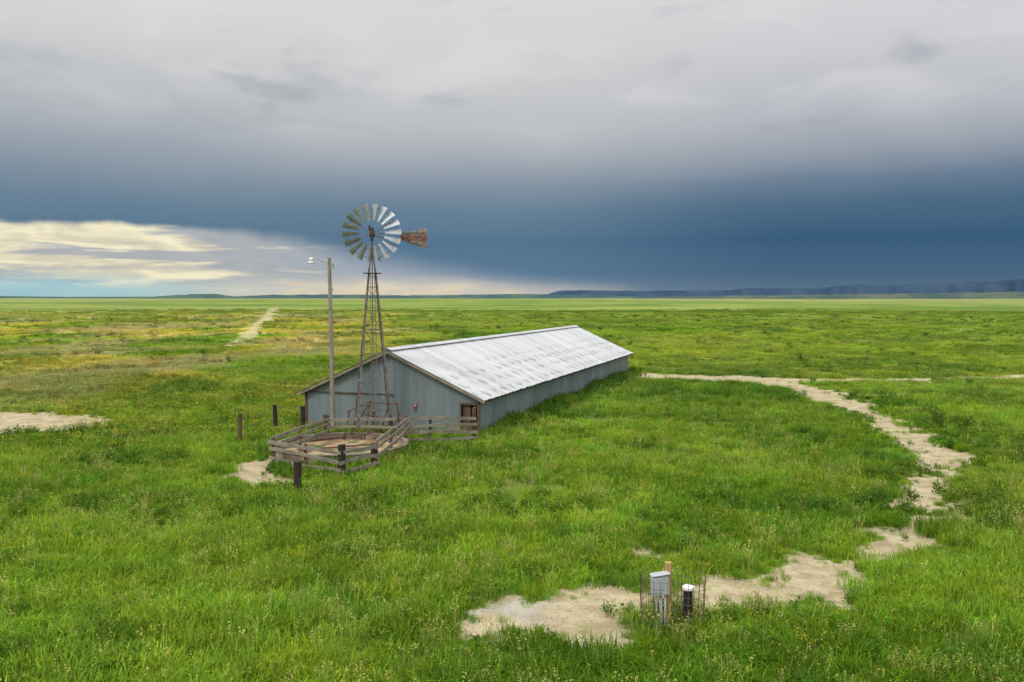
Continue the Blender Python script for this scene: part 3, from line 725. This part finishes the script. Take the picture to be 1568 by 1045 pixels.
rgt=n.ramp(ew/30,st([(0,(96,118,138)),(1.5,(72,102,130)),(4.2,(57,92,124)),(6.8,(78,108,134)),(8.9,(108,128,150)),(11,(148,157,170)),(14,(182,186,193)),(18,(204,205,208)),(26,(224,224,226))]))
cl=n.mix(n.ss(a,-2.0,20.0),mid,rgt)
cl=n.mix(n.ss(w3,.55,.72)*n.ss(e,7.0,12.0)*.42,cl,lin(146,152,164))
cl=n.mix(n.ss(w2,.48,.66)*n.ss(e,9.0,14.0)*.34,cl,lin(224,224,226))
edge=4.45-4.0*n.m('POWER',n.ss(a,-21.0,9.0),.85)+(n.noise(n.comb(a*.22,0.0,2.0),1.0,4,.6)-.5)*1.3*n.ss(a,5.0,-15.0)
soft=n.ss(a,-22.0,-8.0,.30,1.5)
d=edge-e
gap=n.ss(d/soft,-.6,1.0)*n.ss(a,10.0,5.0)
sk=n.noise(n.comb(a*.09,e*1.0,1.0),1.0,5,.6,.5)
sk2=n.noise(n.comb(a*.20,e*.8,7.0),1.0,5,.55,.8)
cream=n.mix(n.ss(sk2,.38,.64),lin(214,206,182),lin(248,239,205))
grey=lin(160,168,180)
gc=n.mix(n.ss(sk+n.ss(a,-27.0,-16.0)*.14*n.ss(e,.6,2.2),.47,.60)*.85,cream,grey)
lowl=n.mix(n.ss(a,-27.0,-13.0),lin(158,206,216),lin(208,203,192))
gc=n.mix(n.ss(e+(sk2-.5)*1.6,1.7,.4)*.9,gc,lowl)
gc=n.mix(n.ss(sk2,.5,.62)*n.ss(e,1.6,.9)*n.ss(a,-20.0,-12.0)*.6,gc,lin(238,214,178))
gc=n.mix(n.ss(a,-20.0,-6.0)*n.ss(e,.4,2.0)*.65,gc,lin(150,163,180))
cl=n.mix(gap,cl,gc)
cl=n.mix(n.ss(e,24.0,31.0),cl,lin(226,226,228))
bright=n.m('ADD',n.ss(e,22.0,60.0)*1.5,1.0)
back=n.ss(y,.1,-.6)*n.ss(e,2.0,20.0)*.5
fin=n.vm('SCALE',cl); n.put(fin.o.node.inputs['Scale'],bright+back)
bg2=n.n.new('ShaderNodeBackground'); n.put(bg2.inputs[0],fin); bg2.inputs[1].default_value=1.0
mx=n.n.new('ShaderNodeMixShader'); n.put(mx.inputs[0],1.0-gap*n.ss(e,2.0,0.0)*.15)
n.l.new(bg.outputs[0],mx.inputs[1]); n.l.new(bg2.outputs[0],mx.inputs[2])
# smooth overcast deck for the high and rear part of the sky
up=n.ramp(e/30,st([(0,(150,160,172)),(6,(175,182,190)),(14,(200,202,206)),(24,(226,226,228)),(30,(226,226,228))]))
fin2=n.vm('SCALE',up); n.put(fin2.o.node.inputs['Scale'],bright+back)
bg3=n.n.new('ShaderNodeBackground'); n.put(bg3.inputs[0],fin2)
sw=n.m('MAXIMUM',n.m('GREATER_THAN',e,31.5),n.m('GREATER_THAN',n.m('ABSOLUTE',a),85.0))
mx3=n.n.new('ShaderNodeMixShader'); n.put(mx3.inputs[0],sw); n.l.new(mx.outputs[0],mx3.inputs[1]); n.l.new(bg3.outputs[0],mx3.inputs[2]); n.l.new(mx3.outputs[0],out.inputs[0])

sl=bpy.data.lights.new('sun','SUN'); sl.energy=1.65; sl.angle=math.radians(14); sl.color=(1,.96,.88)
so=bpy.data.objects.new('sun',sl); link(so)
dv=Vector((math.sin(SUN_AZ)*math.cos(SUN_EL),math.cos(SUN_AZ)*math.cos(SUN_EL),math.sin(SUN_EL)))
so.rotation_euler=dv.to_track_quat('Z','Y').to_euler(); so.location=(0,0,60)

cam=bpy.data.cameras.new('camera'); cam.sensor_width=36; cam.lens=36*1300/1568; cam.clip_end=30000; cam.clip_start=.1
cobj=bpy.data.objects.new('camera',cam); link(cobj); cobj.location=(0,0,7); cobj.rotation_euler=(math.radians(90-2.95),0,0)
scene.camera=cobj
